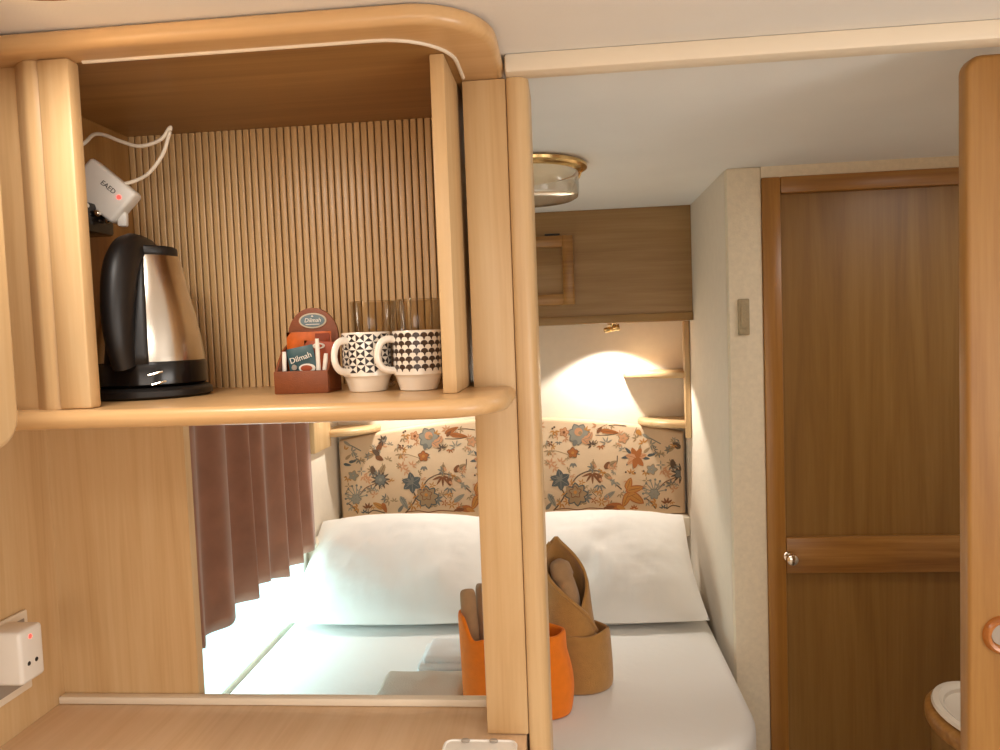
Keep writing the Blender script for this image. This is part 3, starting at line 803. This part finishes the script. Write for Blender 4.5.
for k in (-2, -1, 0, 1):
    # stems first
    line([(235, 455), (280, 402), (360, 372), (440, 388), (490, 440), (545, 492)], 8, 'dark', 1, k)
    line([(168, 470), (188, 525), (150, 585), (120, 618)], 9, 'dark', 1, k)
    line([(690, 550), (722, 575), (752, 617)], 8, 'dark', 1, k); line([(770, 500), (810, 455), (862, 432), (905, 410)], 6, 'brown', 1, k)
    line([(480, 90), (530, 88), (585, 96)], 6, 'dark', 1, k); line([(395, 148), (470, 150), (540, 140)], 5, 'dark', 1, k)
    line([(690, 155), (740, 182), (792, 212)], 7, 'blue', 1, k); line([(90, 240), (150, 243), (222, 268)], 4, 'tan', 1, k)
    line([(508, 348), (522, 320), (526, 282)], 6, 'dark', 1, k); line([(375, 372), (376, 300)], 4, 'brown', 1, k)
    line([(120, 615), (200, 608), (270, 618), (345, 608), (440, 615)], 6, 'brown', 1, k)
    line([(820, 620), (860, 600), (930, 618)], 7, 'dark', 1, k); line([(560, 255), (600, 262), (650, 290)], 4, 'tan', 1, k)
    # peony
    rose(290, 140, 68, 7, 'lblue', 'blue', None, k, 2, 10, .85); disc(290, 125, 26, 'peach', 5, k); disc(300, 132, 12, 'tan', 6, k)
    for (X, Y, a) in ((345, 165, 20), (330, 185, -40), (362, 150, 60)): leaf(X, Y, 52, 34, a, 'peach', 5, 'blue', k)
    leaf(265, 195, 44, 30, 250, 'blue', 4, None, k)
    # rust leaves
    leaf(438, 95, 100, 32, 25, 'rust', 2, 'brown', k); leaf(480, 128, 120, 30, -8, 'rust', 2, 'brown', k); leaf(420, 115, 50, 20, 50, 'brown', 3, None, k)
    rose(200, 125, 32, 5, 'peach', 'rust', 'brown', k); sprig(160, 148, 30, 4, 'peach', k, 100, 160)
    for (X, Y) in ((128, 100), (140, 92), (120, 186), (600, 390), (575, 385), (630, 392), (685, 380)): disc(X, Y, 7, 'dark', 2, k, 6)
    leaf(640, 128, 76, 52, 65, 'rust', 2, 'brown', k); leaf(662, 140, 46, 30, -50, 'ochre', 3, None, k); leaf(708, 165, 60, 18, -35, 'lblue', 2, None, k)
    rose(565, 172, 36, 5, 'peach', 'tan', None, k); sprig(545, 205, 26, 4, 'peach', k, 180, 120)
    rose(250, 256, 36, 5, 'rust', 'brown', 'ochre', k, 2, 18, .9)
    sprig(370, 210, 34, 5, 'dark', k, 20, 200, .32, (30, -30)); sprig(425, 215, 30, 4, 'rust', k, 200, 150); sprig(460, 200, 46, 5, 'lblue', k, 30, 180, .18)
    sprig(250, 318, 36, 3, 'blue', k, 230, 80, .36); sprig(110, 320, 38, 6, 'peach', k, 15, 360, .3)
    sprig(112, 190, 30, 4, 'brown', k, 150, 150); sprig(125, 260, 26, 4, 'peach', k)
    # buds on the branch
    for (X, Y, a, c) in ((375, 335, 90, 'tan'), (462, 340, 60, 'brown'), (500, 328, 30, 'tan'), (410, 425, -80, 'brown'), (466, 412, -40, 'tan')):
        leaf(X, Y, 56, 34, a, c, 2, 'dark', k); leaf(X+10, Y+6, 32, 16, a+30, 'peach', 4, None, k)
    for a in (200, 235, 270, 305, 340): leaf(368+38*math.cos(math.radians(a)), 385-38*math.sin(math.radians(a)), 66, 14, a, 'brown', 2, None, k)
    for a in (215, 250, 285, 320): leaf(412+30*math.cos(math.radians(a)), 455-30*math.sin(math.radians(a)), 40, 11, a, 'blue', 2, None, k)
    # rust leaf flower with dark leaves
    for a in (15, 60, 110, 165, 215, 260, 310): leaf(640+34*math.cos(math.radians(a)), 296-34*math.sin(math.radians(a)), 70, 36, a, 'peach' if a % 2 else 'rust', 3, 'rust', k)
    for (X, Y, a) in ((592, 250, 130), (574, 292, 190), (624, 345, 260), (596, 325, 225), (708, 250, 40), (735, 280, 10), (700, 300, -10), (665, 240, 80)): leaf(X, Y, 52, 18, a, 'dblue' if a % 20 else 'tan', 2, None, k)
    rose(735, 372, 36, 5, 'lblue', 'tan', None, k); sprig(790, 345, 30, 4, 'lblue', k)
    # dark blue lobed leaf
    for a, L in ((100, 84), (165, 80), (30, 72), (215, 84), (-35, 70), (-90, 84)): leaf(170+28*math.cos(math.radians(a)), 425-28*math.sin(math.radians(a)), L, 48, a, 'dblue', 3, 'lblue', k)
    for a in (80, 140, 200): leaf(170+20*math.cos(math.radians(a)), 425-20*math.sin(math.radians(a)), 44, 16, a, 'blue', 5, None, k)
    # mixed flower
    rose(265, 520, 74, 8, 'tan', 'dblue', None, k, 2, 5, .7); rose(258, 505, 40, 5, 'tan', 'brown', 'ochre', k, 5, 20, .8); leaf(215, 490, 50, 30, 120, 'tan', 4, None, k)
    sprig(320, 535, 50, 4, 'blue', k, -60, 120, .3); sprig(300, 445, 26, 5, 'ochre', k)
    # ochre blossom
    for (X, Y, L, Wd, a) in ((592, 458, 84, 44, 70), (628, 492, 120, 48, 12), (572, 558, 108, 46, 245), (636, 552, 112, 60, -35), (600, 535, 90, 44, 200)):
        leaf(X, Y, L, Wd, a, 'rust', 3, None, k); leaf(X, Y, L*.82, Wd*.72, a, 'ochre', 4, 'brown', k)
    # spray of blue needles
    for i in range(9): a = 10+200*i/8; line([(748, 515), (748+70*math.cos(math.radians(a)), 515-80*math.sin(math.radians(a)))], 6, 'lblue', 2, k); disc(748+70*math.cos(math.radians(a)), 515-80*math.sin(math.radians(a)), 8, 'blue', 3, k, 6)
    rose(745, 525, 36, 6, 'lblue', 'blue', None, k, 3)
    # dark thistle
    for i in range(11): a = 360*i/11; leaf(912+40*math.cos(math.radians(a)), 400-40*math.sin(math.radians(a)), 52, 14, a, 'dark', 2, None, k)
    rose(912, 402, 40, 7, 'blue', 'dblue', 'lblue', k, 3)
    for (X, Y, a, c) in ((915, 190, 60, 'brown'), (850, 245, 20, 'tan'), (912, 262, -30, 'brown'), (865, 338, 100, 'dark'), (930, 330, 60, 'tan'), (890, 225, 140, 'dark')): leaf(X, Y, 60, 34, a, c, 2, 'dark', k)
    sprig(940, 150, 40, 5, 'dark', k, 60, 200, .3)
    leaf(890, 570, 80, 36, 150, 'ochre', 2, 'brown', k); leaf(930, 585, 70, 30, -70, 'rust', 3, None, k)
    # foot row
    leaf(500, 598, 110, 44, 175, 'rust', 2, 'brown', k); leaf(465, 606, 70, 24, 185, 'brown', 3, None, k); leaf(540, 608, 60, 24, -20, 'ochre', 3, None, k)
    sprig(822, 590, 44, 4, 'brown', k, 40, 110, .28, (0, 25)); sprig(800, 618, 30, 4, 'dblue', k, 20, 140); sprig(620, 618, 30, 5, 'rust', k, 10, 160)
    leaf(468, 530, 90, 30, 35, 'lblue', 2, 'blue', k); leaf(112, 555, 100, 34, -62, 'lblue', 2, 'dblue', k); leaf(90, 590, 60, 22, 50, 'blue', 2, None, k)
    sprig(360, 505, 30, 5, 'tan', k, 0, 200, .25, (30, 30)); sprig(420, 570, 34, 6, 'ochre', k, 0, 360, .25); sprig(300, 585, 34, 5, 'tan', k, 20, 150); sprig(375, 560, 26, 5, 'rust', k)
    sprig(700, 440, 26, 4, 'tan', k); sprig(840, 470, 30, 5, 'tan', k); sprig(870, 500, 30, 4, 'peach', k, 30, 200); sprig(820, 400, 24, 4, 'peach', k); sprig(520, 215, 22, 4, 'tan', k)
rs = random.Random(11)
FILL = [(rs.uniform(15, 945), rs.uniform(75, 610), rs.choice(['tan', 'lblue', 'peach', 'ochre', 'tan', 'blue']), rs.uniform(0, 360), rs.uniform(20, 40)) for _ in range(95)]
for k in (-2, -1, 0, 1):
    for X, Y, c, a, r_ in FILL: sprig(X, Y, r_, 4, c, k, a, 150, .26)
hbo = obj('headboard', m, SL, None, (-.22, 2.72, .806), recalc=False)
tag(hbo, 'padded headboard in beige fabric printed with blue and rust flowers', 'headboard')

# ------------------------------------------------------------------ corner shelves
def corner_shelf(sgn, label):
    xw = XR-.001 if sgn > 0 else XL+.001
    cx_ = lambda d_: xw-sgn*d_
    e = thing('corner_shelf', label, 'shelf', (cx_(.02), 2.6, 1.09), 'corner shelves beside the headboard')
    obj('upright', b1((min(xw, cx_(.020)), 2.575 if sgn > 0 else 2.425, 1.098), (max(xw, cx_(.020)), 2.600, 1.4988), .004), 'oak_v', e)
    for zt, L, yn in ((1.328, .215, 2.578), (1.155, .165, 2.578)):
        pts = []
        n = 14
        for k in range(n+1):
            a = PI/2*k/n
            pts.append((cx_(L*math.sin(a)**.9), (YB-.002)-(YB-.002-yn-.004)*math.cos(a)**.8 if k < n else YB-.002))
        pts = [(cx_(0), YB-.002)]+pts
        m = MB(); m.prism(pts, 'z', zt-.024, zt, .009, 4, lambda p, q: abs(p[0]-xw)+abs(q[0]-xw) > .002 and p[1]+q[1] < 2*(YB-.003))
        obj('board', m, 'oak_h', e)
    return e
corner_shelf(1, 'two tier rounded wooden corner shelf beside the washroom wall')
corner_shelf(-1, 'rounded wooden corner shelf at the curtain side of the headboard')

# ------------------------------------------------------------------ bed locker
bc = thing('bed_locker', 'brown wooden high cupboard over the headboard against the ceiling', 'cabinet', (-.22, 2.62, 1.5))
obj('carcass', b1((XL+.001, 2.502, 1.5), (XR-.001, YB-.001, CZ-.0005)), 'locker', bc)
obj('lower_rail', b1((XL+.001, 2.494, 1.499), (XR-.001, 2.5035, 1.527), .003), 'locker', bc)
for x0, x1 in ((-.30, .033), (-.72, -.387)):
    dd = obj('door', b1((x0+.036, 2.4965, 1.60), (x1-.036, 2.5025, 1.758), .001), 'locker', bc)
    for a, b in (((x0, 2.489, 1.565), (x0+.038, 2.5025, 1.795)), ((x1-.038, 2.489, 1.565), (x1, 2.5025, 1.795)), ((x0+.036, 2.4895, 1.565), (x1-.036, 2.5025, 1.603)), ((x0+.036, 2.4895, 1.757), (x1-.036, 2.5025, 1.795))):
        obj('frame_rail', b1(a, b, .004), 'frame_red_h', dd)
    obj('latch', b1((x1-.093, 2.492, 1.7955), (x1-.043, 2.5025, 1.801), .001), 'black', bc)

# reading lamps under the locker
def spot(label, x):
    e = thing('reading_lamp', label, 'lamp', (x, 2.56, 1.499), 'reading lamps under the bed locker')
    m = MB(); m.lathe([(.017, -.0002), (.017, -.004), (.006, -.006), (.005, -.0095)], (x, 2.56, 1.499), 20); obj('mount', m, 'brass', e)
    m = MB(); R = Matrix.Translation((x, 2.56, 1.481)) @ Matrix.Rotation(math.radians(80), 4, 'Y')
    t = MB(); t.lathe([(.004, -.030), (.0085, -.027), (.009, -.006), (.0075, -.004), (.0075, -.001), (.010, .001), (.010, .014), (.012, .024), (.0105, .024), (.008, .016)], (0, 0, 0), 20)
    for v in t.bm.verts: v.co = R @ v.co
    obj('barrel', t, 'brass', e)
    L = bpy.data.lights.new('reading spot', 'SPOT'); L.energy = 10.5; L.color = (1, .95, .87); L.spot_size = math.radians(118); L.spot_blend = .25; L.shadow_soft_size = .012
    o = bpy.data.objects.new('reading_spot', L); COL.objects.link(o); o.location = (x, 2.60, 1.462)
    o.rotation_euler = (math.radians(8), 0, 0)
    return e
spot('small brass reading lamp under the bed locker near the corner shelf', .157)
spot('small brass reading lamp under the bed locker at the curtain side', -.60)

# ------------------------------------------------------------------ curtain
m = MB(); rows = []
Y0, Y1 = 1.30, 2.315
nY = 260
for j in range(25):
    t = j/24; row = []
    for i in range(nY+1):
        s = i/nY
        y = Y0+(Y1-Y0)*s
        ph = s*2*PI*8.5+.9*math.sin(s*9)+.6*math.sin(s*23)
        amp = (.015+.013*t)*(.75+.25*math.sin(s*17))
        x = -.832+amp*math.sin(ph)+.005*t*math.sin(ph*2+1)
        yy = y+.010*math.cos(ph)*t+(.012*t*(s-.5))
        z = 1.45-(1.45-.818)*t-.006*t*math.sin(ph*.5+1)+.012*t*math.sin(s*14)
        row.append((x, yy, z))
    rows.append(row)
m.grid(rows)
o = obj('curtain', m, 'curtain', None, (-.83, 1.8, .82)); mod(o, 'SOLIDIFY', thickness=.003, offset=0)
tag(o, 'mauve brown velvet curtain hanging in folds over the bed', 'curtain')

# ------------------------------------------------------------------ brass ceiling lamp over the bed
lc = (-.078, 1.80, CZ)
cl = thing('ceiling_lamp', 'round brass ceiling lamp with clear glass bowl above the bed', 'lamp', lc)
m = MB(); m.lathe([(.10, -.0005), (.134, -.001), (.141, -.006), (.140, -.012), (.132, -.016), (.128, -.012), (.124, -.018), (.118, -.021), (.114, -.019), (.10, -.010)], lc, 56, cap0=False, cap1=False); obj('brass_ring', m, 'brass', cl)
m = MB(); m.lathe([(.116, -.012), (.112, -.020), (.085, -.029), (.04, -.034), (.004, -.035)], lc, 48); obj('diffuser', m, 'opal', cl)
m = MB(); m.lathe([(.1195, -.021), (.1195, -.070), (.117, -.077), (.11, -.081), (.05, -.083), (.002, -.083)], lc, 56, cap0=False, cap1=True)
obj('glass_bowl', m, 'bowl', cl)
for a in (15, 135, 255):
    m = MB(); r = math.radians(a); m.tube([(lc[0]+.130*math.cos(r), lc[1]+.130*math.sin(r), lc[2]-.012), (lc[0]+.124*math.cos(r), lc[1]+.124*math.sin(r), lc[2]-.026), (lc[0]+.117*math.cos(r), lc[1]+.117*math.sin(r), lc[2]-.032)], .004, 8)
    obj('clip', m, 'brass', cl)

# round lit ceiling light in the galley; its far rim just enters the picture
gl = thing('galley_light', 'round ceiling light whose rim shows at the top left edge', 'lamp', (-.535, .699, CZ))
G = (-.535, .699, CZ)
m = MB(); m.lathe([(.085, -.0005), (.104, -.001), (.104, -.007), (.098, -.012), (.088, -.012)], G, 48, cap0=False, cap1=False); obj('rim', m, 'brass', gl)
m = MB(); m.lathe([(.0885, -.004), (.087, -.012), (.07, -.022), (.03, -.028), (.002, -.029)], G, 40); obj('diffuser', m, 'lamp_on', gl)

# light switch
sw = thing('light_switch', 'small grey switch plate on the wallpaper beside the washroom door', 'switch', (.452, YW, 1.455))
obj('plate', b1((.4375, YW-.008, 1.452), (.4665, YW-.0003, 1.544), .003), 'switch', sw)
obj('rocker', b1((.444, YW-.0105, 1.47), (.460, YW-.0075, 1.526), .001), 'switch', sw)

# ------------------------------------------------------------------ vanity with basin
VZ = .705
vc = (.797, 1.475)
va = thing('vanity_unit', 'rounded wooden washstand with white basin in front of the washroom door', 'washbasin', (vc[0]+.1, vc[1], 0))
def oval(rx, ry, n=48): return [(vc[0]+rx*math.cos(2*PI*k/n), vc[1]+ry*math.sin(2*PI*k/n)) for k in range(n)]
m = MB(); m.prism(oval(.110, .150), 'z', VZ-.035, VZ-.002, .012, 4); obj('countertop', m, 'frame_red_h', va)
m = MB(); m.lathe([(.093, -.001), (.0985, .004), (.096, .010), (.086, .012), (.078, .006), (.070, -.03), (.050, -.07), (.01, -.08)], (vc[0], vc[1], VZ), 48, sy=1.38); obj('basin', m, 'china', va, recalc=False)
m = MB(); m.prism(oval(.098, .135), 'z', 0, VZ-.036); obj('cabinet_body', m, 'panel', va)

# ------------------------------------------------------------------ light
def area(loc, size, energy, color, rot, sy=None):
    L = bpy.data.lights.new('area', 'AREA'); L.energy = energy; L.color = color; L.size = size
    if sy: L.shape = 'RECTANGLE'; L.size_y = sy
    o = bpy.data.objects.new('light', L); COL.objects.link(o); o.location = loc; o.rotation_euler = rot; return o
WARM = (1, .96, .91)
area((.2, -1.82, 1.18), 1.9, 6, (1, .99, .97), (PI/2, 0, 0), .78)          # soft fill behind the camera, set at the added front window
area((-.535, .699, CZ-.032), .16, 1.9, WARM, (0, 0, 0))                     # galley ceiling light
area((-.25, -.10, CZ-.02), .9, 6.6, WARM, (0, 0, 0), .4)                      # saloon ceiling light
area((XS-.01, -.15, 1.2), 1.1, 12, (1, .99, .97), (PI/2, 0, PI/2), .72)          # fill for ceiling and left side, set at the added side window
area((-.8755, 1.86, .72), .15, 1.9, (.60, .95, 1), (0, -PI/2, 0), .85)
area((1.0, 1.45, CZ-.02), .25, 2.3, WARM, (0, 0, 0))                          # added fill for the passage wall, no fitting, behind the sliding door
w_ = bpy.data.worlds.new('World'); SC.world = w_; w_.use_nodes = True
w_.node_tree.nodes['Background'].inputs[0].default_value = (1, .93, .84, 1); w_.node_tree.nodes['Background'].inputs[1].default_value = .3

# ------------------------------------------------------------------ camera
ya, pi_, ro = (math.radians(v) for v in (-5.156, 3.2, 2.145))
d = Vector((math.sin(ya)*math.cos(pi_), math.cos(ya)*math.cos(pi_), -math.sin(pi_)))
r = Vector((math.cos(ya), -math.sin(ya), 0)); u = r.cross(d)
r2 = r*math.cos(ro)-u*math.sin(ro); u2 = u*math.cos(ro)+r*math.sin(ro)
cam = bpy.data.cameras.new('Camera'); cam.sensor_width = 36; cam.lens = 747*36/1000; cam.clip_start = .02
co = bpy.data.objects.new('Camera', cam); COL.objects.link(co)
co.matrix_world = Matrix(((r2.x, u2.x, -d.x, 0), (r2.y, u2.y, -d.y, 0), (r2.z, u2.z, -d.z, 1.48), (0, 0, 0, 1)))
SC.camera = co
SC.view_settings.view_transform = 'Standard'; SC.view_settings.look = 'None'
SC.view_settings.exposure = .14; SC.view_settings.gamma = 1; SC.view_settings.use_curve_mapping = False
